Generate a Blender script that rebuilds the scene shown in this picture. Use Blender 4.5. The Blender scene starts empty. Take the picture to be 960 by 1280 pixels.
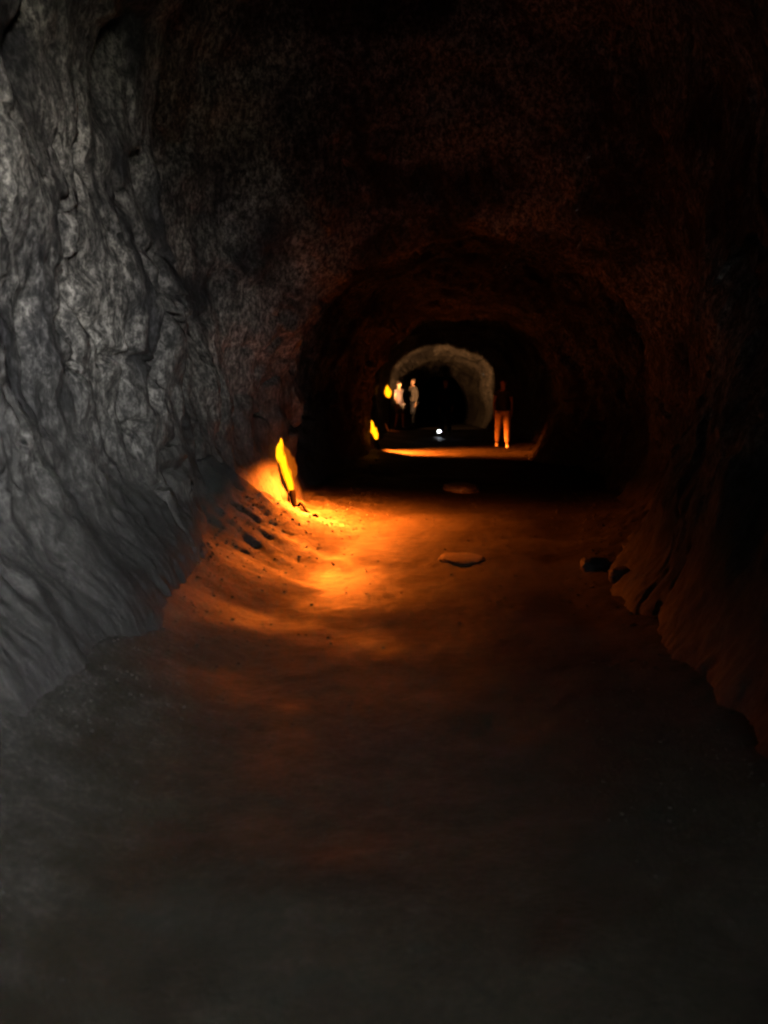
import bpy, bmesh, math, random
import numpy as np
from mathutils import Vector, Matrix

random.seed(4)
scn = bpy.context.scene
col = scn.collection
R = math.radians

EXPOSURE = 8.4
P2 = 2.0 ** (-EXPOSURE)      # keeps the lamps' look when the daylight exposure changes

# ------------------------------------------------------------------ noise
_rng = np.random.RandomState(11)
PERM = _rng.permutation(256)
PERM = np.concatenate([PERM, PERM])
VAL = _rng.rand(256) * 2 - 1

def vnoise(x, y, z):
    xi = np.floor(x).astype(np.int64); yi = np.floor(y).astype(np.int64); zi = np.floor(z).astype(np.int64)
    xf = x - xi; yf = y - yi; zf = z - zi
    u = xf * xf * xf * (xf * (xf * 6 - 15) + 10)
    v = yf * yf * yf * (yf * (yf * 6 - 15) + 10)
    w = zf * zf * zf * (zf * (zf * 6 - 15) + 10)
    def h(i, j, k):
        return VAL[PERM[PERM[PERM[(xi + i) & 255] + ((yi + j) & 255)] + ((zi + k) & 255)]]
    a = h(0,0,0) * (1-u) + h(1,0,0) * u
    b = h(0,1,0) * (1-u) + h(1,1,0) * u
    c = h(0,0,1) * (1-u) + h(1,0,1) * u
    d = h(0,1,1) * (1-u) + h(1,1,1) * u
    return (a * (1-v) + b * v) * (1-w) + (c * (1-v) + d * v) * w

def fbm(x, y, z, o=4, g=.5):
    s = 0; a = 1.0; f = 1.0; n = 0
    for i in range(o):
        s = s + a * vnoise(x * f + 17.3 * i, y * f + 5.1 * i, z * f - 9.7 * i); n += a
        a *= g; f *= 2.03
    return s / n

def sstep(a, b, x):
    t = np.clip((x - a) / (b - a), 0, 1)
    return t * t * (3 - 2 * t)

# ------------------------------------------------------------------ materials
def mat(name):
    m = bpy.data.materials.new(name); m.use_nodes = True
    nt = m.node_tree
    return m, nt, nt.nodes['Principled BSDF']

def simple(name, c, rough=.7, spec=.3, noise=0.0, scale=30):
    m, nt, p = mat(name)
    p.inputs['Roughness'].default_value = rough
    p.inputs['Specular IOR Level'].default_value = spec
    if noise:
        tc = nt.nodes.new('ShaderNodeTexCoord'); n = nt.nodes.new('ShaderNodeTexNoise')
        n.inputs['Scale'].default_value = scale; n.inputs['Detail'].default_value = 4
        r = nt.nodes.new('ShaderNodeValToRGB')
        r.color_ramp.elements[0].position = .3; r.color_ramp.elements[1].position = .7
        r.color_ramp.elements[0].color = tuple(v * (1 - noise) for v in c) + (1,)
        r.color_ramp.elements[1].color = tuple(min(1, v * (1 + noise)) for v in c) + (1,)
        nt.links.new(tc.outputs['Object'], n.inputs['Vector'])
        nt.links.new(n.outputs['Fac'], r.inputs['Fac'])
        nt.links.new(r.outputs['Color'], p.inputs['Base Color'])
    else:
        p.inputs['Base Color'].default_value = tuple(c) + (1,)
    return m

def ramp(nt, stops):
    r = nt.nodes.new('ShaderNodeValToRGB')
    e = r.color_ramp.elements
    while len(e) < len(stops): e.new(.5)
    for i, (p, c) in enumerate(stops):
        e[i].position = p
        e[i].color = (c if len(c) == 4 else tuple(c) + (1,)) if isinstance(c, tuple) else (c, c, c, 1)
    return r

def noise_node(nt, vec, scale, detail=6, rough=.6, dist=0.0):
    n = nt.nodes.new('ShaderNodeTexNoise')
    n.inputs['Scale'].default_value = scale; n.inputs['Detail'].default_value = detail
    n.inputs['Roughness'].default_value = rough; n.inputs['Distortion'].default_value = dist
    nt.links.new(vec, n.inputs['Vector'])
    return n

def mapping(nt, src, sc):
    mp = nt.nodes.new('ShaderNodeMapping'); mp.inputs['Scale'].default_value = sc
    nt.links.new(src, mp.inputs['Vector'])
    return mp.outputs['Vector']

def mixc(nt, fac, a, b, mode='MIX'):
    m = nt.nodes.new('ShaderNodeMix'); m.data_type = 'RGBA'; m.blend_type = mode
    for i, v in ((0, fac), (6, a), (7, b)):
        if isinstance(v, (int, float)): m.inputs[i].default_value = v
        elif isinstance(v, tuple): m.inputs[i].default_value = v + (1,)
        else: nt.links.new(v, m.inputs[i])
    return m.outputs[2]

def rock_material():
    m, nt, p = mat('lava_rock')
    tc = nt.nodes.new('ShaderNodeTexCoord')
    obj = tc.outputs['Object']
    uv = tc.outputs['UV']                      # u = metres round the wall, v = metres along the tube
    big = noise_node(nt, obj, .9, 5, .6, .3)
    grain = noise_node(nt, mapping(nt, obj, (20, 23, 14)), 1.0, 6, .82, .0)
    streak = noise_node(nt, mapping(nt, uv, (1.1, 7, 1)), 1.0, 5, .6, .15)
    c1 = ramp(nt, [(.40, (.013, .0126, .012)), (.5, (.072, .068, .064)), (.60, (.216, .203, .191))])
    nt.links.new(grain.outputs['Fac'], c1.inputs['Fac'])
    c2 = ramp(nt, [(.36, .34), (.56, 1.0)])
    nt.links.new(streak.outputs['Fac'], c2.inputs['Fac'])
    c3 = ramp(nt, [(.40, (.17, .17, .19)), (.53, (.85, .83, .80)), (.70, (1.3, 1.27, 1.2))])
    nt.links.new(big.outputs['Fac'], c3.inputs['Fac'])
    a = mixc(nt, .8, c1.outputs['Color'], c2.outputs['Color'], 'MULTIPLY')
    b = mixc(nt, 1.0, a, c3.outputs['Color'], 'MULTIPLY')
    # dirt along the wall foot; carried higher, it paints the lower walls as dimmer lit
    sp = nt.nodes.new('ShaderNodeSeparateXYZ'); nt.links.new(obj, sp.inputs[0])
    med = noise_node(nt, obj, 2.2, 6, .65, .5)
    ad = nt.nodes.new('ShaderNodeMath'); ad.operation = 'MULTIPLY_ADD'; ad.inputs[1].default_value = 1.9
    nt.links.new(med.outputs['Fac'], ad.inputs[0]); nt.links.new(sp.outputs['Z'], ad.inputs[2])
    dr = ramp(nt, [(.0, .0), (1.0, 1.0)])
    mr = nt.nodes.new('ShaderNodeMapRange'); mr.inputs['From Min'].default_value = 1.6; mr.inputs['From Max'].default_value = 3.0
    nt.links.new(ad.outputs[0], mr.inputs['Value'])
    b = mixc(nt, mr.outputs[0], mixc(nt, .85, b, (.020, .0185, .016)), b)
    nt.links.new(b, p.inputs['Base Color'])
    p.inputs['Roughness'].default_value = .72
    p.inputs['Specular IOR Level'].default_value = .18
    b1 = nt.nodes.new('ShaderNodeBump'); b1.inputs['Strength'].default_value = .9; b1.inputs['Distance'].default_value = .03
    nt.links.new(streak.outputs['Fac'], b1.inputs['Height'])
    b2 = nt.nodes.new('ShaderNodeBump'); b2.inputs['Strength'].default_value = .9; b2.inputs['Distance'].default_value = .014
    nt.links.new(grain.outputs['Fac'], b2.inputs['Height']); nt.links.new(b1.outputs['Normal'], b2.inputs['Normal'])
    nt.links.new(b2.outputs['Normal'], p.inputs['Normal'])
    return m

def floor_material():
    m, nt, p = mat('cave_floor_dirt')
    tc = nt.nodes.new('ShaderNodeTexCoord')
    obj = tc.outputs['Object']
    big = noise_node(nt, obj, .8, 5, .6, .4)
    med = noise_node(nt, obj, 5.5, 6, .65, .3)
    fine = noise_node(nt, obj, 38, 5, .75)
    c1 = ramp(nt, [(.33, (.0082, .0074, .0052)), (.52, (.0172, .0155, .0112)), (.72, (.034, .030, .0215))])
    mx = mixc(nt, .62, med.outputs['Fac'], fine.outputs['Fac'])
    nt.links.new(mx, c1.inputs['Fac'])
    c3 = ramp(nt, [(.33, .62), (.62, 1.15)])
    nt.links.new(big.outputs['Fac'], c3.inputs['Fac'])
    a = mixc(nt, .9, c1.outputs['Color'], c3.outputs['Color'], 'MULTIPLY')
    sp = nt.nodes.new('ShaderNodeSeparateXYZ'); nt.links.new(obj, sp.inputs[0])
    ad = nt.nodes.new('ShaderNodeMath'); ad.operation = 'MULTIPLY_ADD'; ad.inputs[1].default_value = .7
    nt.links.new(med.outputs['Fac'], ad.inputs[0]); nt.links.new(sp.outputs['Z'], ad.inputs[2])
    mr = nt.nodes.new('ShaderNodeMapRange'); mr.inputs['From Min'].default_value = .42; mr.inputs['From Max'].default_value = .95
    nt.links.new(ad.outputs[0], mr.inputs['Value'])
    rk = ramp(nt, [(.40, (.014, .0135, .013)), (.52, (.038, .036, .033)), (.62, (.082, .076, .070))])
    nt.links.new(mx, rk.inputs['Fac'])
    a = mixc(nt, mr.outputs[0], a, rk.outputs['Color'])
    nt.links.new(a, p.inputs['Base Color'])
    rr = ramp(nt, [(.38, .48), (.6, .8)])
    nt.links.new(big.outputs['Fac'], rr.inputs['Fac']); nt.links.new(rr.outputs['Color'], p.inputs['Roughness'])
    p.inputs['Specular IOR Level'].default_value = .09
    b1 = nt.nodes.new('ShaderNodeBump'); b1.inputs['Strength'].default_value = .5; b1.inputs['Distance'].default_value = .012
    nt.links.new(med.outputs['Fac'], b1.inputs['Height'])
    b2 = nt.nodes.new('ShaderNodeBump'); b2.inputs['Strength'].default_value = .8; b2.inputs['Distance'].default_value = .010
    nt.links.new(fine.outputs['Fac'], b2.inputs['Height']); nt.links.new(b1.outputs['Normal'], b2.inputs['Normal'])
    nt.links.new(b2.outputs['Normal'], p.inputs['Normal'])
    return m

def emission(name, c0, c1, s0, s1, h, thin=1.0, ns=14):
    """burning gas: bright and yellow where the body is thick, orange and see-through towards its thin rim"""
    m = bpy.data.materials.new(name); m.use_nodes = True
    nt = m.node_tree; nt.nodes.clear()
    out = nt.nodes.new('ShaderNodeOutputMaterial'); em = nt.nodes.new('ShaderNodeEmission')
    tr = nt.nodes.new('ShaderNodeBsdfTransparent'); mx = nt.nodes.new('ShaderNodeMixShader')
    tc = nt.nodes.new('ShaderNodeTexCoord'); lw = nt.nodes.new('ShaderNodeLayerWeight'); lw.inputs['Blend'].default_value = .5
    n = noise_node(nt, mapping(nt, tc.outputs['Object'], (1, 1, .35)), ns, 4, .6, .6)
    ad = nt.nodes.new('ShaderNodeMath'); ad.operation = 'MULTIPLY_ADD'; ad.inputs[1].default_value = .7; ad.inputs[2].default_value = -.35
    nt.links.new(n.outputs['Fac'], ad.inputs[0])
    sm = nt.nodes.new('ShaderNodeMath'); sm.operation = 'ADD'
    nt.links.new(lw.outputs['Facing'], sm.inputs[0]); nt.links.new(ad.outputs[0], sm.inputs[1])
    cr = ramp(nt, [(.15, c1), (.62, c0)]); nt.links.new(sm.outputs[0], cr.inputs['Fac'])
    nt.links.new(cr.outputs['Color'], em.inputs['Color'])
    mr = nt.nodes.new('ShaderNodeMapRange'); mr.inputs['From Min'].default_value = .1; mr.inputs['From Max'].default_value = .75
    mr.inputs['To Min'].default_value = s1; mr.inputs['To Max'].default_value = s0
    nt.links.new(sm.outputs[0], mr.inputs['Value']); nt.links.new(mr.outputs[0], em.inputs['Strength'])
    al = ramp(nt, [(.30, thin), (.86, 0.0)]); nt.links.new(sm.outputs[0], al.inputs['Fac'])
    nt.links.new(al.outputs['Color'], mx.inputs[0]); nt.links.new(tr.outputs[0], mx.inputs[1]); nt.links.new(em.outputs[0], mx.inputs[2])
    nt.links.new(mx.outputs[0], out.inputs['Surface'])
    return m

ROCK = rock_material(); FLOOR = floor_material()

# ------------------------------------------------------------------ object helpers
def link(name, me, m=None, parent=None):
    o = bpy.data.objects.new(name, me); col.objects.link(o)
    if m: me.materials.append(m)
    if parent: o.parent = parent
    return o

def empty(name, loc, rz=0, label=None, cat=None, group=None):
    o = bpy.data.objects.new(name, None); col.objects.link(o)
    o.empty_display_size = .2
    o.location = loc; o.rotation_euler = (0, 0, rz)
    tag(o, label, cat, group)
    return o

def tag(o, label=None, cat=None, group=None, kind=None):
    if label: o['label'] = label
    if cat: o['category'] = cat
    if group: o['group'] = group
    if kind: o['kind'] = kind

def grid_mesh(name, P, UV=None, wrap=False):
    """P: (n, m, 3) array of points -> quad sheet; wrap joins the last column to the first"""
    n, m_ = P.shape[:2]
    me = bpy.data.meshes.new(name)
    i, j = np.meshgrid(np.arange(n - 1), np.arange(m_ if wrap else m_ - 1), indexing='ij')
    j2 = (j + 1) % m_
    F = np.stack([i * m_ + j, i * m_ + j2, (i + 1) * m_ + j2, (i + 1) * m_ + j], -1).reshape(-1, 4)
    me.vertices.add(n * m_); me.vertices.foreach_set('co', P.reshape(-1).astype(np.float32))
    me.loops.add(F.size); me.loops.foreach_set('vertex_index', F.reshape(-1).astype(np.int32))
    me.polygons.add(len(F))
    me.polygons.foreach_set('loop_start', (np.arange(len(F)) * 4).astype(np.int32))
    me.polygons.foreach_set('use_smooth', np.ones(len(F), bool))
    if UV is not None:
        U, V = UV
        Lx = np.stack([U[i, j], U[i, j + 1], U[i + 1, j + 1], U[i + 1, j]], -1).reshape(-1)
        Ly = np.stack([V[i, j], V[i, j + 1], V[i + 1, j + 1], V[i + 1, j]], -1).reshape(-1)
        uvl = me.uv_layers.new(name='UVMap')
        uvl.data.foreach_set('uv', np.stack([Lx, Ly], -1).reshape(-1).astype(np.float32))
    me.update(calc_edges=True); me.validate()
    return me

# ------------------------------------------------------------------ the lava tube
# y, centre x, radii every 30 degrees from the right (0) over the top (90) and left (180) round to below (270)
ZC = 1.3
KEYS = [
 (-5.5, 3.1,  [1.5,1.7,2.2,2.9,2.6,1.7,1.4,1.5,1.6,1.5,1.6,1.5]),
 (-4.0, 2.3,  [1.4,1.5,1.9,2.6,2.6,1.8,1.5,1.5,1.7,1.7,1.7,1.6]),
 (-1.2, 0.7,  [1.9,1.0,.85,2.5,3.3,2.5,1.9,1.8,1.9,1.9,1.9,1.95]),  # unseen right side pinched in to block daylight from the arch and ceiling ahead
 ( 0.3, 0.3,  [1.8,1.6,1.7,2.8,3.6,2.2,1.9,1.8,1.9,1.9,1.8,1.9]),
 ( 2.0, 0.15, [1.8,1.9,2.1,2.9,3.6,2.3,2.0,1.8,1.9,1.9,1.9,1.8]),
 ( 3.0, 0.10, [2.0,2.3,2.7,3.0,2.9,2.3,2.0,1.78,1.9,1.9,1.95,1.9]),
 ( 4.3, 0.10, [2.1,2.6,3.1,3.4,3.2,2.3,2.0,1.75,1.9,1.9,2.0,1.95]),
 ( 5.6, 0.10, [2.2,2.8,3.4,3.9,3.5,2.25,1.9,1.75,1.9,1.9,2.0,2.0]),
 ( 7.2, 0.15, [2.3,2.9,3.8,4.6,3.5,1.95,1.80,1.86,2.1,1.9,2.0,2.05]),
 ( 7.7, 0.25, [2.4,2.9,4.2,5.2,4.9,3.1,2.05,2.05,2.3,1.9,2.0,2.1]),
 ( 9.3, 0.65, [2.5,2.8,3.5,4.4,4.1,2.8,2.25,2.2,2.2,1.9,2.0,2.2]),
 (10.6, 1.00, [2.2,2.2,2.05,1.95,2.05,2.15,2.15,2.4,2.4,1.9,2.1,2.2]),
 (12.2, 1.20, [2.6,2.7,2.6,2.5,2.6,2.7,2.6,2.6,2.5,2.0,2.1,2.4]),
 (16.0, 1.45, [2.6,2.6,2.5,2.4,2.5,2.6,2.5,2.4,2.4,2.0,2.2,2.4]),
 (18.3, 1.55, [1.95,1.95,2.1,2.1,2.2,2.3,2.2,2.3,2.3,2.0,2.0,1.95]),
 (20.7, 1.65, [2.7,2.4,2.0,1.8,1.9,2.0,2.0,2.2,2.3,2.0,2.5,2.8]),
 (24.0, 1.90, [2.5,2.5,2.4,2.3,2.4,2.4,2.4,2.3,2.3,2.0,2.1,2.3]),
 (29.0, 2.10, [2.2,2.2,2.1,2.0,2.1,2.2,2.2,2.3,2.3,2.0,2.1,2.2]),
 (31.6, 2.12, [1.36,1.38,1.22,1.17,1.22,1.36,1.34,1.6,1.9,1.9,1.9,1.7]),
 (34.0, 2.2, [1.25,1.25,1.15,1.08,1.15,1.2,1.2,1.5,1.9,1.9,1.9,1.6]),
 (36.5, 2.35, [.80,.68,.58,.52,.60,.75,.85,1.1,1.7,1.9,1.7,1.15]),
 (38.5, 2.6, [1.1,1.1,1.0,.9,1.0,1.1,1.1,1.4,1.7,1.9,1.7,1.3]),
 (45.0, 3.4,  [1.7,1.6,1.5,1.4,1.5,1.6,1.7,1.8,1.9,1.9,1.9,1.8]),
 (52.0, 6.5,  [1.5,1.4,1.3,1.2,1.3,1.4,1.5,1.7,1.9,1.9,1.8,1.6]),
]

def hermite(xs, ys, x):
    """monotone-ish cubic through key rows"""
    xs = np.array(xs, float); ys = np.array(ys, float)
    d = np.diff(ys, axis=0) / np.diff(xs)[:, None]
    t = np.zeros_like(ys)
    s = np.sign(d[:-1]) * np.sign(d[1:]) > 0
    hm = 2 * d[:-1] * d[1:] / np.where(np.abs(d[:-1] + d[1:]) < 1e-9, 1, d[:-1] + d[1:])
    t[1:-1] = np.where(s, hm, 0); t[0] = d[0]; t[-1] = d[-1]
    k = np.clip(np.searchsorted(xs, x) - 1, 0, len(xs) - 2)
    h = (xs[k + 1] - xs[k])[:, None]; u = ((x - xs[k])[:, None]) / h
    return ((2*u**3 - 3*u**2 + 1) * ys[k] + (u**3 - 2*u**2 + u) * h * t[k]
            + (-2*u**3 + 3*u**2) * ys[k + 1] + (u**3 - u**2) * h * t[k + 1])

def build_tunnel():
    ys = []; y = -5.5
    while y < 52:
        ys.append(y)
        y += .12 if y < 2.4 else max(.022, .0042 * y) if y < 14 else .09 if y < 24 else .14
    ys = np.array(ys)
    rows = hermite([k[0] for k in KEYS], [[k[1]] + k[2] for k in KEYS], ys)
    cx = rows[:, 0]; rad = rows[:, 1:]
    M = 560
    # denser angles; seam below the floor at 270 degrees
    phi = np.linspace(-90, 270, M + 1)
    tt = (phi % 360) / 30.0
    k = np.floor(tt).astype(int) % 12; f = tt - np.floor(tt)
    p0, p1, p2, p3 = rad[:, (k - 1) % 12], rad[:, k], rad[:, (k + 1) % 12], rad[:, (k + 2) % 12]
    r = .5 * ((2*p1) + (-p0 + p2) * f + (2*p0 - 5*p1 + 4*p2 - p3) * f**2 + (-p0 + 3*p1 - 3*p2 + p3) * f**3)
    ph = np.radians(phi)[None, :]
    X = cx[:, None] + r * np.cos(ph); Z = ZC + r * np.sin(ph); Y = np.repeat(ys[:, None], M + 1, 1)
    # rock relief, pushed along the radius; periodic because it is sampled in space
    big = fbm(X * .8 + 3, Y * .7, Z * .8, 4)
    arc = ph * 2.0
    warp = fbm(X * .9 + 40, Y * .9, Z * .9, 3)
    # ribs that run round the tube (drips and flow lines)
    rib = fbm(X * .55 + 9, Y * 3.4 + warp * 1.6, Z * .55 + 7, 4, .55)
    lump = fbm(X * 2.3 + 70, Y * 2.3, Z * 1.5, 5, .55)
    ridge = .35 - np.abs(fbm(X * 1.9 + 5, Y * 3.0 + warp, Z * 1.1 + 13, 5, .6)) * 2.2
    crack = np.abs(fbm(X * .7 + 21, Y * 1.7 + warp * 2.2, Z * .55 + 3, 3))
    crack = -np.clip(1 - crack / .045, 0, 1) ** 1.3
    fine = fbm(X * 11, Y * 13, Z * 7, 3, .6)
    amp = sstep(-5.5, -4.5, ys)[:, None] * np.where(ys < 26, 1, .7)[:, None]
    dr = big * .32 + rib * .05 + lump * .11 - ridge * .045 + crack * -.12 + fine * .022
    # deep clefts and one hollow in the left wall
    lw = sstep(-.3, -.7, np.cos(ph))
    for y0, sl, z0, z1, wd, dp in ((4.45,.22,2.2,3.7,.05,.16), (5.0,-.10,1.2,2.1,.05,.12), (5.55,.16,1.5,2.75,.08,.22), (6.35,.10,1.0,2.2,.05,.14),
                                   (6.75,.20,1.3,3.0,.07,.20), (7.1,-.12,2.5,3.5,.16,.34), (4.9,.35,3.0,4.2,.10,.2), (5.9,.3,3.1,4.3,.12,.24), (8.6,.2,1.1,2.3,.07,.15), (9.2,.15,1.0,2.2,.06,.14)):
        cl = y0 + sl * (Z - 2) + warp * .25
        dr = dr + lw * dp * np.exp(-((Y - cl) / wd) ** 2) * sstep(z0, z0 + .35, Z) * sstep(z1, z1 - .5, Z)
    rw = sstep(.3, .8, np.cos(ph))
    for y0, z0, z1, wd, dp in ((4.7, .6, 1.75, .13, .17), (5.35, .5, 1.7, .15, .16), (6.3, .3, 1.3, .2, .12)):
        dr = dr - rw * dp * np.exp(-((Y - y0 - warp * .3) / wd) ** 2) * sstep(z0, z0 + .4, Z) * sstep(z1, z1 - .6, Z)
    side = 1 - .15 * sstep(-.2, .6, np.cos(ph)) * sstep(.6, -.2, np.sin(ph))     # the right foot of the tube is worn smoother
    dr = dr * (.30 + .70 * np.maximum(sstep(.0, 1.3, Z), .45 * sstep(0, .5, np.cos(ph))))
    r2 = r + dr * amp * side
    X = cx[:, None] + r2 * np.cos(ph); Z = ZC + r2 * np.sin(ph)
    P = np.stack([X, Y, Z], -1)
    U = np.repeat(ph * 2.1, len(ys), 0); V = Y
    # end cap far round the last bend
    c = P[-1].mean(0); P = np.concatenate([P, np.repeat((c + [.4, .3, 0])[None, None], M + 1, 1)], 0)
    U = np.concatenate([U, U[-1:]], 0); V = np.concatenate([V, V[-1:] + 1], 0)
    me = grid_mesh('rock_tunnel', P, (U, V))
    o = link('rock_tunnel', me, ROCK)
    tag(o, 'dark lava rock tunnel wall and ceiling curving over the path', 'cave', kind='structure')
    return o
build_tunnel()

def floor_h(x, y):
    x = np.asarray(x, float); y = np.asarray(y, float)
    z = np.zeros_like(x)
    h = fbm(x * .8, y * .8, z + 2, 3) * .035 + fbm(x * 3.1 + 8, y * 3.1, z + 5, 4) * .012 + fbm(x * 14, y * 14, z + 1, 3, .6) * .004
    # rubble bank under the left wall by the first lamp, low ledge on the right
    axis = np.interp(y, [k[0] for k in KEYS], [k[1] for k in KEYS])
    left = np.clip((axis - .80 - x) / 1.0, 0, 1.3)
    right = np.clip((x - axis - 1.2) / .9, 0, 1.2)
    near = sstep(5.5, 8, y) * (1 - sstep(11.5, 13.5, y))
    rub = fbm(x * 6, y * 6, z + 11, 4, .6)
    h = h + left ** 1.5 * (.08 + .50 * (1 - sstep(8.6, 10.1, y))) + left * rub * .07 * near + right ** 1.6 * (.06 + .26 * (1 - sstep(9, 14, y)) + .08 * rub)
    h = h + 1.85 * np.exp(-((y + 2.9) / 1.0) ** 2) * (1 + .25 * fbm(x * 1.3, y * 1.3, z + 4, 3))      # unseen hump behind the camera, added to block daylight from floor and lower walls
    return h

def build_floor():
    ys = []; y = -9.0
    while y < 52:
        ys.append(y)
        y += .12 if y < 1.2 else max(.016, .0048 * y) if y < 14 else .09 if y < 26 else .2
    ys = np.array(ys)
    s = np.linspace(-3.0, 3.6, 300)
    cx = np.interp(ys, [k[0] for k in KEYS], [k[1] for k in KEYS])
    X = s[None, :] + cx[:, None]; Y = np.repeat(ys[:, None], len(s), 1)
    Z = floor_h(X, Y)
    o = link('ground', grid_mesh('ground', np.stack([X, Y, Z], -1)), FLOOR)
    tag(o, 'packed dirt and rock floor of the tunnel', 'ground', kind='structure')
    # the ground outside the mouth, behind the camera
    n = 60
    xs = np.linspace(-30, 35, n); ysn = np.linspace(-70, -5.52, n)
    X, Y = np.meshgrid(xs, ysn); Z = fbm(X * .2, Y * .2, X * 0, 3) * .4 - .06
    Z[-1] = -.06
    Z = Z * (1 - sstep(-14, -5.6, Y)) - .06
    g = link('ground_outside', grid_mesh('ground_outside', np.stack([X, Y, Z], -1)), simple('forest_soil', (.10, .10, .06), .9, .1, .4, 2))
    tag(g, 'leaf strewn soil outside the tunnel mouth', 'ground', kind='structure')
build_floor()

# ------------------------------------------------------------------ stones on the floor
PALE = simple('pale_stone', (.17, .15, .125), .6, .3, .25, 9)
DARKROCK = simple('dark_stone', (.035, .033, .032), .7, .3, .4, 7)
def stone(name, x, y, sx, sy, sz, m, label, seed, rz=0, sink=.35):
    bm = bmesh.new(); bmesh.ops.create_icosphere(bm, subdivisions=5, radius=1)
    co = np.array([v.co[:] for v in bm.verts])
    d = 1 + .26 * fbm(co[:,0]*1.3+seed, co[:,1]*1.3, co[:,2]*1.3, 3) + .06 * fbm(co[:,0]*6+seed, co[:,1]*6, co[:,2]*6, 3)
    for v, q, k in zip(bm.verts, co, d):
        z = q[2] * k
        z = math.copysign(abs(z) ** 1.0 * (1 if z < 0 else 1 / (1 + .5 * abs(z))), z)
        v.co = (q[0] * k * sx, q[1] * k * sy, z * sz)
    me = bpy.data.meshes.new(name); bm.to_mesh(me); bm.free()
    for p in me.polygons: p.use_smooth = True
    o = link(name, me, m)
    o.location = (x, y, float(floor_h(x, y)) + sz * (1 - 2 * sink) * .5); o.rotation_euler = (0, 0, rz)
    tag(o, label, 'stone')
    return o
stone('flat_stone', .72, 7.95, .20, .24, .035, simple('dusty_stone', (.050, .044, .036), .85, .15, .3, 9), 'flat pale stone set in the orange lit floor in front of the first lamp', 3)
stone('flat_stone', 1.18, 13.3, .28, .42, .10, PALE, 'greyish flat stone on the dark floor between the two floor lamps', 8)
stone('boulder', 1.74, 7.15, .12, .10, .10, DARKROCK, 'small dark boulder at the right edge of the orange light', 12)
stone('boulder', 1.84, 6.62, .13, .12, .10, DARKROCK, 'dark boulder nearest the camera at the foot of the right wall', 17, .6)

def gravel():
    rg = random.Random(5)
    bm0 = bmesh.new(); bmesh.ops.create_icosphere(bm0, subdivisions=1, radius=1)
    base = np.array([v.co[:] for v in bm0.verts]); faces = np.array([[v.index for v in f.verts] for f in bm0.faces]); bm0.free()
    V = []; F = []; k = 0
    XS = []; YS = []; S = []
    for _ in range(6000):
        y = 1.2 + 19 * rg.random() ** 1.7
        ax = float(np.interp(y, [q[0] for q in KEYS], [q[1] for q in KEYS]))
        u = rg.random()
        if u < .35: x = ax - 1.75 + abs(rg.gauss(0, .38))
        elif u < .6: x = ax + 1.9 - abs(rg.gauss(0, .45))
        else: x = ax + rg.uniform(-1.7, 1.9)
        XS.append(x); YS.append(y); S.append((.003 + .006 * rg.random() ** 3 + (.007 * rg.random() ** 4 if u < .6 else 0)) * min(1.6, .45 + y / 9))
    ZS = floor_h(np.array(XS), np.array(YS))
    for x, y, z, s_ in zip(XS, YS, ZS, S):
        q = base * np.array([rg.uniform(.7, 1.4), rg.uniform(.7, 1.4), rg.uniform(.45, .9)]) * (1 + np.array([[rg.uniform(-.25, .25)] for _ in range(len(base))]))
        a = rg.uniform(0, 6.28); c, sn = math.cos(a), math.sin(a)
        q = np.stack([q[:, 0] * c - q[:, 1] * sn, q[:, 0] * sn + q[:, 1] * c, q[:, 2]], 1) * s_ + np.array([x, y, z + s_ * .12])
        V.append(q); F.append(faces + k); k += len(base)
    me = bpy.data.meshes.new('gravel'); me.from_pydata(np.concatenate(V).tolist(), [], np.concatenate(F).tolist())
    o = link('gravel', me, simple('gravel_stone', (.022, .021, .017), .9, .1, .5, 3))
    tag(o, 'small loose gravel and grit scattered over the tunnel floor', 'gravel', kind='stuff')
gravel()

# ------------------------------------------------------------------ lamps
def tube_mesh(name, pts, rad, seg=14, squash=1.0):
    """swept tube through pts with radius per point, closed at both ends"""
    pts = [Vector(p) for p in pts]; rings = []
    up = Vector((0, 1, 0))
    bm = bmesh.new()
    for i, p in enumerate(pts):
        t = (pts[min(i + 1, len(pts) - 1)] - pts[max(i - 1, 0)]).normalized()
        a = t.cross(up)
        if a.length < 1e-4: a = Vector((1, 0, 0))
        a.normalize(); b = t.cross(a).normalized()
        rings.append([bm.verts.new(p + a * math.cos(2*math.pi*k/seg) * rad[i] + b * math.sin(2*math.pi*k/seg) * rad[i] * squash) for k in range(seg)])
    for q, w in zip(rings, rings[1:]):
        for k in range(seg):
            bm.faces.new((q[k], q[(k+1) % seg], w[(k+1) % seg], w[k]))
    bm.faces.new(rings[0][::-1]); bm.faces.new(rings[-1])
    bmesh.ops.recalc_face_normals(bm, faces=bm.faces)
    me = bpy.data.meshes.new(name); bm.to_mesh(me); bm.free()
    for p in me.polygons: p.use_smooth = True
    return me

def smooth_path(pts, rad, n=8):
    P = np.array([list(p) + [r] for p, r in zip(pts, rad)], float)
    P = np.vstack([2*P[0]-P[1], P, 2*P[-1]-P[-2]])
    out = []
    for i in range(1, len(P) - 2):
        for s in range(n):
            f = s / n
            out.append(.5*((2*P[i]) + (-P[i-1]+P[i+1])*f + (2*P[i-1]-5*P[i]+4*P[i+1]-P[i+2])*f*f + (-P[i-1]+3*P[i]-3*P[i+1]+P[i+2])*f**3))
    out.append(P[-2]); out = np.array(out)
    return [tuple(v[:3]) for v in out], [max(.0015, v[3]) for v in out]

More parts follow.
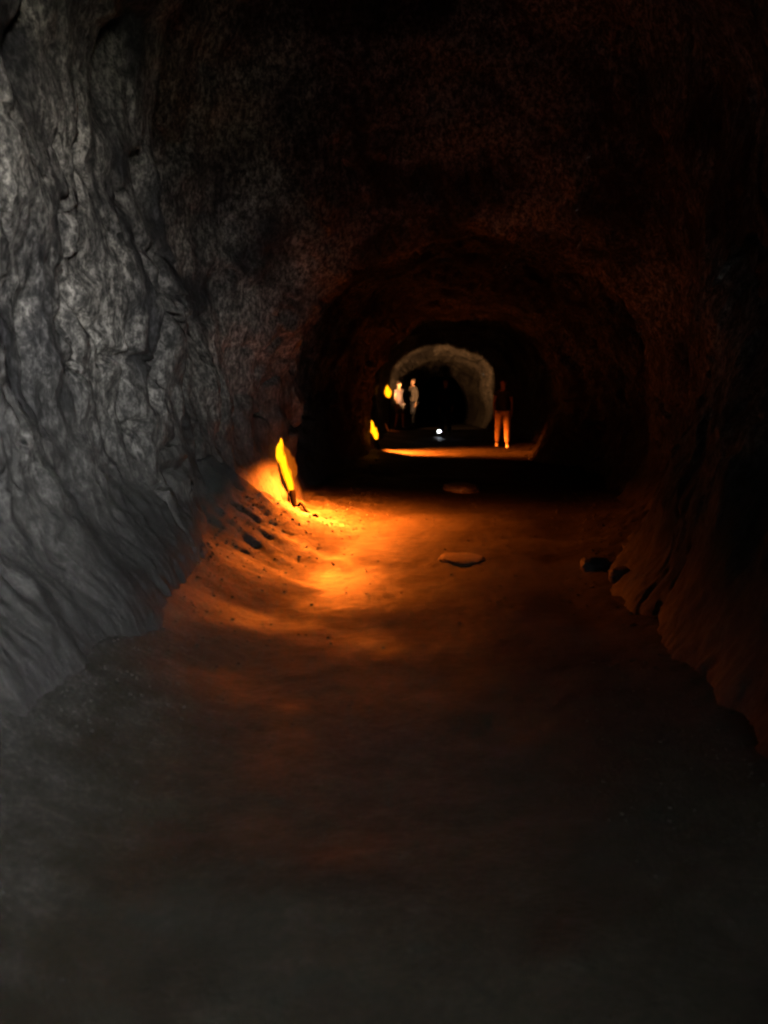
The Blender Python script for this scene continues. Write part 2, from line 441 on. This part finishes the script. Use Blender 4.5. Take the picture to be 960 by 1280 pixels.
BLACK = simple('black_rubber', (.0018, .0016, .0014), .95, .0)
ORANGE = (1.0, .165, .012)
FL = emission('flame_glow', (1.0, .15, .003), (1.0, .33, .003), .9 * P2, 3.3 * P2, None)
FL2 = emission('flame_edge', (1.0, .12, .003), (1.0, .24, .003), .6 * P2, 2.2 * P2, None)
FL3 = emission('flame_veil', (1.0, .14, .006), (1.0, .20, .008), .25 * P2, .55 * P2, None, .55, 7)

def spot(name, parent, loc, target, power, size, color, blend=1.0, radius=.05):
    l = bpy.data.lights.new(name, 'SPOT'); l.energy = power; l.spot_size = R(size); l.spot_blend = blend
    l.color = color; l.shadow_soft_size = radius
    o = bpy.data.objects.new(name, l); col.objects.link(o); o.parent = parent
    o.location = loc
    o.rotation_euler = Vector(target).to_track_quat('-Z', 'Y').to_euler()
    return o
def point(name, parent, loc, power, color, radius=.06):
    l = bpy.data.lights.new(name, 'POINT'); l.energy = power; l.color = color; l.shadow_soft_size = radius
    o = bpy.data.objects.new(name, l); col.objects.link(o); o.parent = parent; o.location = loc
    return o

def flame(name, parent, pts, rad, m, loc, squash=.8):
    p, r = smooth_path(pts, rad)
    me = tube_mesh(name, p, r, 26, squash)
    co = np.array([v.co[:] for v in me.vertices]); h = co[:, 2].max()
    k = (len(parent.children) + loc[2] * 7)
    nx = fbm(co[:, 0] * 22 + k, co[:, 1] * 22, co[:, 2] * 9, 3); nz = fbm(co[:, 0] * 30 + 5, co[:, 1] * 30 + k, co[:, 2] * 6, 2)
    w_ = max(rad)
    for v, a, b, z in zip(me.vertices, nx, nz, co[:, 2]):
        v.co.x += a * w_ * .40 * min(1, z / h * 3); v.co.z += b * w_ * .8 * min(1, z / h * 2)
    o = link(name, me, m, parent); o.location = loc
    return o

# first lamp: at the foot of the left wall
x1, y1 = -1.09, 10.55
h1 = float(floor_h(x1, y1)); print('floor at lamp', h1)
t1 = empty('torch_lamp', (x1, y1, h1), 0, 'tall yellow flame shaped lamp nearest the camera, standing at the foot of the left wall', 'lamp', 'flame lamps along the left wall')
flame('flame', t1, [(0,0,0), (-.015,0,.05), (-.055,0,.20), (-.10,0,.34), (-.145,0,.45), (-.14,0,.56), (-.135,0,.65)],
      [.024, .040, .054, .056, .066, .044, .003], FL, (-.012, 0, .20))
flame('flame_tongue', t1, [(0,0,0), (-.035,0,.05), (-.055,0,.10), (-.045,0,.15), (-.01,0,.21), (.035,0,.27)],
      [.012, .036, .040, .046, .036, .006], FL2, (-.235, .01, .44))
flame('flame_veil', t1, [(0,0,0), (.015,0,.10), (.02,0,.22), (.0,0,.34), (-.05,0,.46), (-.10,0,.52)],
      [.02, .055, .075, .085, .06, .006], FL3, (-.05, .03, .20))
p, r = smooth_path([(.035,-.02,-.02), (.014,-.01,.05), (.0,0,.12), (-.006,0,.18), (-.012,0,.22)], [.020, .028, .036, .038, .034])
link('socket', tube_mesh('socket', p, r, 18), BLACK, t1)
pts = []
for i in range(15):
    f = i / 14; cx_, cy_ = x1 + .03 + .32 * f, y1 - .10 - .55 * f * f - .2 * f
    pts.append((cx_ - x1, cy_ - y1, float(floor_h(cx_, cy_)) - h1 + .030 + .03 * (1 - f) ** 2))
link('cord', tube_mesh('cord', pts, [.017] * len(pts), 8), BLACK, t1)
L1 = spot('floor_glow', t1, (.34, -.26, .74), (.07, -.095, -1.0), 6500 * P2, 164, ORANGE, 1.0, .06)

# second lamp
x2, y2 = -.20, 20.6
h2 = float(floor_h(x2, y2))
t2 = empty('torch_lamp', (x2, y2, h2), 0, 'middle flame lamp, short and leaning, lighting a strip of floor far down the left side', 'lamp', 'flame lamps along the left wall')
flame('flame', t2, [(0,0,0), (-.03,0,.12), (-.07,0,.24), (-.10,0,.34), (-.115,0,.44)], [.028, .066, .070, .040, .004], FL, (.03, 0, .20))
p, r = smooth_path([(.09,0,-.02), (.07,0,.06), (.045,0,.14), (.03,0,.22)], [.03, .035, .04, .036])
link('socket', tube_mesh('socket', p, r, 16), BLACK, t2)
L2 = spot('floor_glow', t2, (.10, -.14, .62), (1.0, .06, -.80), 11000 * P2, 94, ORANGE, 1.0, .06)

# third lamp, on a stake
x3, y3 = .13, 28.0
h3 = float(floor_h(x3, y3))
t3 = empty('torch_lamp', (x3, y3, h3), 0, 'farthest and smallest flame lamp, raised on a thin stake beside the pale shirted person', 'lamp', 'flame lamps along the left wall')
flame('flame', t3, [(0,0,0), (-.02,0,.10), (-.05,0,.22), (-.075,0,.34)], [.05, .11, .10, .012], FL, (.03, 0, 1.14 - h3))
p, r = smooth_path([(.05,0,-.05), (.045,0,.5), (.035,0,1.0), (.03,0,1.16 - h3)], [.018, .018, .022, .045])
link('stake', tube_mesh('stake', p, r, 10), BLACK, t3)
L3 = spot('torch_glow', t3, (.12, .05, 1.35), (.50, 1, .03), 1000 * P2, 60, (1.0, .47, .17), .35, .08)

spot('wall_glow', t3, (.0, .05, 1.05), (-.25, .35, -1), 260 * P2, 75, ORANGE, 1.0, .05)
# ------------------------------------------------------------------ people
def skin(name, chains, m, parent, root=0, levels=2, verts=None):
    """chains: dict name->(pos, r), edges list"""
    V, E = chains
    names = list(V)
    bm = bmesh.new(); lay = bm.verts.layers.skin.verify()
    bv = {}
    for i, n in enumerate(names):
        pos, rr = V[n]
        v = bm.verts.new(pos); bv[n] = v
        v[lay].radius = (rr if isinstance(rr, tuple) else (rr, rr))
        v[lay].use_root = (i == root)
    for a, b in E: bm.edges.new((bv[a], bv[b]))
    me = bpy.data.meshes.new(name); bm.to_mesh(me); bm.free()
    tmp = bpy.data.objects.new('tmp', me); col.objects.link(tmp)
    sk = tmp.modifiers.new('s', 'SKIN'); sk.use_smooth_shade = True; sk.branch_smoothing = .4
    sb = tmp.modifiers.new('d', 'SUBSURF'); sb.levels = levels; sb.render_levels = levels
    bpy.context.view_layer.update()
    dg = bpy.context.evaluated_depsgraph_get()
    me2 = bpy.data.meshes.new_from_object(tmp.evaluated_get(dg))
    me2.name = name
    bpy.data.objects.remove(tmp); bpy.data.meshes.remove(me)
    me2.materials.clear()
    o = link(name, me2, m, parent)
    for pl in me2.polygons: pl.use_smooth = True
    return o

def lerp(a, b, f): return tuple(a[i] + (b[i] - a[i]) * f for i in range(3))

def person(loc, rz, label, pose, skin_c, shirt_c, leg_c, shoe_c, hair_c, shorts=False, long_hair=False, scale=1.0):
    """pose: step (m, left foot forward), lean (m forward at the head), arms: ((elbow),(wrist)) for left, right"""
    root = empty('person', loc, rz, label, 'person', None); root.scale = (scale,) * 3
    step = pose.get('step', .2); lean = pose.get('lean', 0)
    F = -1    # faces -y
    pel = (0, 0, .93); chest = (0, F * lean * .5, 1.28); neck = (0, F * lean * .8, 1.46)
    J = {}
    J['pelvis'] = (pel, (.135, .10)); J['waist'] = ((0, F*lean*.2, 1.08), (.12, .09))
    J['chest'] = (chest, (.145, .105)); J['upper'] = ((0, F*lean*.7, 1.39), (.11, .08))
    J['neck'] = (neck, .052); J['jaw'] = ((0, F*(lean+.01), 1.545), (.062, .070))
    J['head'] = ((0, F*(lean+.005), 1.62), (.078, .092)); J['crown'] = ((0, F*lean, 1.69), (.058, .068))
    J['nose'] = ((0, F*(lean+.105), 1.60), .012)
    E = [('pelvis','waist'),('waist','chest'),('chest','upper'),('upper','neck'),('neck','jaw'),('jaw','head'),('head','crown'),('head','nose')]
    for s, sd in ((1, 'l'), (-1, 'r')):
        J['ear'+sd] = ((s*.092, F*lean, 1.61), .014); E.append(('head', 'ear'+sd))
        st = F * step * (1 if s > 0 else -1)
        hip = (s*.095, 0, .86); foot = (s*.11, st, .07)
        back = st > 0.02 and step > .1
        knee = (s*.105, st*.45 + F*(.05 if not back else .03), .48)
        ank = (s*.11, st, .09)
        J['hip'+sd] = (hip, .088); J['thigh'+sd] = (lerp(hip, knee, .5), .072); J['knee'+sd] = (knee, .054)
        J['calf'+sd] = (lerp(knee, ank, .35), .052); J['ank'+sd] = (ank, .036); J['toe'+sd] = ((s*.12, st+F*.15, .035), .032)
        E += [('pelvis','hip'+sd),('hip'+sd,'thigh'+sd),('thigh'+sd,'knee'+sd),('knee'+sd,'calf'+sd),('calf'+sd,'ank'+sd),('ank'+sd,'toe'+sd)]
        sh = (s*.175, F*lean*.7, 1.40)
        elb, wr = pose['arms'][0 if s > 0 else 1]
        J['sh'+sd] = (sh, .055); J['uarm'+sd] = (lerp(sh, elb, .5), .046); J['elb'+sd] = (elb, .038)
        J['farm'+sd] = (lerp(elb, wr, .4), .034); J['wr'+sd] = (wr, .023)
        d = Vector(wr) - Vector(elb); d.normalize()
        palm = tuple(Vector(wr) + d * .05); J['palm'+sd] = (palm, (.030, .018))
        E += [('upper','sh'+sd),('sh'+sd,'uarm'+sd),('uarm'+sd,'elb'+sd),('elb'+sd,'farm'+sd),('farm'+sd,'wr'+sd),('wr'+sd,'palm'+sd)]
        side = d.cross(Vector((s, 0, 0)));  side = side.normalized() if side.length > .1 else Vector((0, 1, 0))
        for k, ln in enumerate((.072, .082, .078, .06)):
            b = Vector(palm) + side * (k - 1.5) * .020 + d * .035
            m_ = b + d * ln * .5; e = m_ + d * ln * .4 - Vector((s, 0, 0)) * ln * .3
            J['f%d%s' % (k, sd)] = (tuple(b), .0095); J['g%d%s' % (k, sd)] = (tuple(m_), .009); J['h%d%s' % (k, sd)] = (tuple(e), .007)
            E += [('palm'+sd, 'f%d%s' % (k, sd)), ('f%d%s' % (k, sd), 'g%d%s' % (k, sd)), ('g%d%s' % (k, sd), 'h%d%s' % (k, sd))]
        tb = Vector(wr) + d * .03 - side * .035; te = tb + d * .045 - side * .012
        J['t'+sd] = (tuple(tb), .011); J['u'+sd] = (tuple(te), .008); E += [('wr'+sd, 't'+sd), ('t'+sd, 'u'+sd)]
    skin('body', (J, E), skin_c, root, 0, 2)
    # shirt
    g = .022
    def fat(n, k=g, rr=None):
        pos, r_ = J[n]
        if rr: r_ = rr
        return (pos, tuple(v + k for v in r_) if isinstance(r_, tuple) else r_ + k)
    V = {'hem': ((0, 0, .90), (.17, .13)), 'waist': fat('waist', .035), 'chest': fat('chest', .03), 'upper': fat('upper', .022), 'collar': ((0, F*lean*.78, 1.45), .062)}
    E2 = [('hem','waist'),('waist','chest'),('chest','upper'),('upper','collar')]
    for sd in 'lr':
        V['sh'+sd] = fat('sh'+sd, .02); V['uarm'+sd] = fat('uarm'+sd, .022)
        E2 += [('upper','sh'+sd),('sh'+sd,'uarm'+sd)]
        if pose.get('sleeves', 0):
            V['elb'+sd] = fat('elb'+sd, .02); V['farm'+sd] = fat('farm'+sd, .018); V['cuff'+sd] = (lerp(J['farm'+sd][0], J['wr'+sd][0], .8), .036)
            E2 += [('uarm'+sd,'elb'+sd),('elb'+sd,'farm'+sd),('farm'+sd,'cuff'+sd)]
    skin('shirt', (V, E2), shirt_c, root, 1, 2)
    V = {'pel': ((0, 0, .95), (.155, .12))}; E3 = []
    for sd in 'lr':
        V['hip'+sd] = fat('hip'+sd, .02); V['thigh'+sd] = fat('thigh'+sd, .026)
        V['knee'+sd] = fat('knee'+sd, .030) if not shorts else (lerp(J['thigh'+sd][0], J['knee'+sd][0], .65), .088)
        E3 += [('pel','hip'+sd),('hip'+sd,'thigh'+sd),('thigh'+sd,'knee'+sd)]
        if not shorts:
            V['calf'+sd] = fat('calf'+sd, .028); V['hem'+sd] = (lerp(J['calf'+sd][0], J['ank'+sd][0], .85), .060)
            E3 += [('knee'+sd,'calf'+sd),('calf'+sd,'hem'+sd)]
    skin('shorts' if shorts else 'trousers', (V, E3), leg_c, root, 0, 2)
    for sd in 'lr':
        a = J['ank'+sd][0]; t = J['toe'+sd][0]
        V = {'heel': ((a[0], a[1] - F*.04, .045), .043), 'mid': ((a[0], a[1] + F*.05, .05), (.045, .042)), 'toe': ((t[0], t[1] + F*.01, .038), (.042, .034)), 'collar': ((a[0], a[1], .10), .050)}
        skin('shoe', (V, [('heel','mid'),('mid','toe'),('mid','collar')]), shoe_c, root, 1, 2)
    hy = F * lean
    V = {'a': ((0, hy - F*.03, 1.60), (.082, .080)), 'b': ((0, hy - F*.012, 1.665), (.084, .088)), 'c': ((0, hy + F*.02, 1.72), (.05, .06))}
    E4 = [('a','b'),('b','c')]
    if long_hair:
        V['d'] = ((0, hy - F*.07, 1.50), (.07, .045)); V['e'] = ((0, hy - F*.085, 1.40), (.05, .03)); E4 += [('a','d'),('d','e')]
    skin('hair', (V, E4), hair_c, root, 0, 2)
    return root

SKIN = simple('skin', (.30, .18, .12), .55, .35, .1, 20)
HAIR = simple('dark_hair', (.02, .014, .01), .6, .3)
WHITE_CLOTH = simple('pale_lilac_cotton', (.085, .07, .082), .85, .2, .12, 12)
KHAKI = simple('khaki_cotton', (.50, .37, .24), .85, .2, .18, 10)
NAVY = simple('navy_cloth', (.018, .02, .028), .9, .15, .2, 12)
BLACKCLOTH = simple('black_cloth', (.010, .010, .011), .9, .15, .2, 12)
GREYCLOTH = simple('grey_cloth', (.055, .05, .048), .88, .2, .2, 12)
WSHOE = simple('white_leather', (.78, .77, .75), .5, .4, .05, 30)
DSHOE = simple('dark_leather', (.02, .018, .016), .5, .4)


def hang(s, out=.05, fwd=0): return ((s*(.205+out*.4), .03-fwd*.25, 1.13), (s*(.195+out*.6), -.03-fwd, .88))
def at(x, y): return (x, y, float(floor_h(x, y)) + .002)

person(at(2.98, 22.4), R(-4), 'person in khaki trousers and dark top walking alone on the right side of the tunnel',
       dict(step=.27, lean=.03, arms=(hang(1, .06, -.12), hang(-1, .03, .16))), SKIN, NAVY, KHAKI, WSHOE, HAIR)
person(at(.50, 29.4), R(48), 'person in a pale lilac shirt and light shorts standing beside the farthest flame lamp',
       dict(step=.10, arms=(hang(1, .03), hang(-1, .05, .1))), SKIN, WHITE_CLOTH, simple('grey_shorts', (.10,.09,.10), .85), DSHOE, HAIR, shorts=True, long_hair=True, scale=.92)
person(at(1.0, 30.6), R(-60), 'person in a dull grey long sleeved top behind and right of the pale shirted person',
       dict(step=.12, sleeves=1, arms=(hang(1, .02), hang(-1, .04, .05))), SKIN, GREYCLOTH, NAVY, DSHOE, HAIR)
pd = at(1.84, 26.6)
person(pd, R(-6), 'person dressed all in black, standing in the middle of the tunnel as a dark silhouette',
       dict(step=.14, lean=.06, sleeves=1, arms=(((.24, -.01, 1.12), (.20, -.12, .86)), ((-.235, -.04, 1.10), (-.19, -.16, .84)))), SKIN, BLACKCLOTH, BLACKCLOTH, DSHOE, HAIR)

# flashlight hanging by its strap from the right hand of the dark figure
fx, fy = pd[0] - .20, pd[1] - .20
fl = empty('flashlight', (fx, fy, pd[2] + .16), R(0), 'small flashlight with a bright white lens dangling low in front of the black clothed person', 'flashlight')
def lathe(name, prof, m, parent, seg=24):
    bm = bmesh.new(); rings = []
    for z, r_ in prof:
        rings.append([bm.verts.new((r_*math.cos(2*math.pi*k/seg), r_*math.sin(2*math.pi*k/seg), z)) for k in range(seg)])
    for a, b in zip(rings, rings[1:]):
        for k in range(seg): bm.faces.new((a[k], a[(k+1)%seg], b[(k+1)%seg], b[k]))
    bm.faces.new(rings[0][::-1]); bm.faces.new(rings[-1]); bmesh.ops.recalc_face_normals(bm, faces=bm.faces)
    me = bpy.data.meshes.new(name); bm.to_mesh(me); bm.free()
    return link(name, me, m, parent)
tiltm = Matrix.Rotation(R(62), 4, 'X') @ Matrix.Rotation(R(0), 4, 'Y')
barrel = lathe('barrel', [(.012,.030),(.02,.046),(.06,.044),(.085,.026),(.22,.026),(.23,.020)], BLACK, fl)
lens = lathe('lens', [(-.012,.030),(0,.048),(.012,.050),(.018,.047)], None, fl)
m, nt, p = mat('flashlight_glow'); p.inputs['Emission Color'].default_value = (.85, .93, 1, 1); p.inputs['Emission Strength'].default_value = 14 * P2
p.inputs['Base Color'].default_value = (.8, .8, .8, 1)
lens.data.materials.append(m)
for o in (barrel, lens): o.matrix_local = Matrix.Rotation(R(-62), 4, 'X')
hand = Vector((pd[0] - .18, pd[1] - .19, pd[2] + .77))
top = Vector((fx, fy, pd[2] + .16)) + (Matrix.Rotation(R(-62), 3, 'X') @ Vector((0, 0, .22)))
strap = tube_mesh('strap', [hand - fl.location, (hand*.5 + top*.5) - fl.location + Vector((.01,0,0)), top - fl.location], [.005]*3, 6)
link('strap', strap, BLACK, fl)

# ------------------------------------------------------------------ sky, sun, portal at the tunnel mouth
w = bpy.data.worlds.new('World'); scn.world = w; w.use_nodes = True
nt = w.node_tree; bg = nt.nodes['Background']
sky = nt.nodes.new('ShaderNodeTexSky'); sky.sky_type = 'NISHITA'; sky.sun_disc = False
sky.sun_elevation = R(48); sky.sun_rotation = R(150)
hs = nt.nodes.new('ShaderNodeHueSaturation'); hs.inputs['Saturation'].default_value = .25
nt.links.new(sky.outputs[0], hs.inputs['Color']); nt.links.new(hs.outputs[0], bg.inputs['Color'])
bg.inputs['Strength'].default_value = .12
sun = bpy.data.lights.new('sun', 'SUN'); sun.energy = 2.0; sun.angle = R(.5); sun.color = (1, .95, .87)
so = bpy.data.objects.new('sun', sun); col.objects.link(so)
# overhead sun, slightly beyond the mouth: it cannot shine down the tube
so.rotation_euler = (R(-42) * -1 * -1, 0, R(20)); so.location = (0, -10, 20)
pl = bpy.data.lights.new('sky_portal', 'AREA'); pl.shape = 'RECTANGLE'; pl.size = 4.0; pl.size_y = 5.2
pl.cycles.is_portal = True
po = bpy.data.objects.new('sky_portal', pl); col.objects.link(po)
po.location = (3.1, -5.55, 2.1); po.rotation_euler = (R(90), 0, 0)   # faces +y, into the tube

# ------------------------------------------------------------------ camera
cam = bpy.data.cameras.new('camera'); co = bpy.data.objects.new('camera', cam); col.objects.link(co)
co.location = (0, 0, 1.6); co.rotation_euler = (R(90 - 8.3), 0, 0)
cam.sensor_fit = 'VERTICAL'; cam.sensor_height = 24; cam.lens = 24 * 1108 / 1280
cam.dof.use_dof = True; cam.dof.focus_distance = 8.0; cam.dof.aperture_fstop = 1.15     # hand-held phone shot, a little soft
cam.clip_start = .05; cam.clip_end = 400
scn.camera = co

scn.view_settings.view_transform = 'Standard'; scn.view_settings.look = 'None'
scn.view_settings.gamma = 1; scn.view_settings.exposure = EXPOSURE
scn.cycles.use_denoising = True
scn.cycles.max_bounces = 6; scn.cycles.diffuse_bounces = 2; scn.cycles.glossy_bounces = 2
scn.cycles.sample_clamp_indirect = 2.0
scn.cycles.pixel_filter_type = 'BLACKMAN_HARRIS'; scn.cycles.filter_width = 2.2
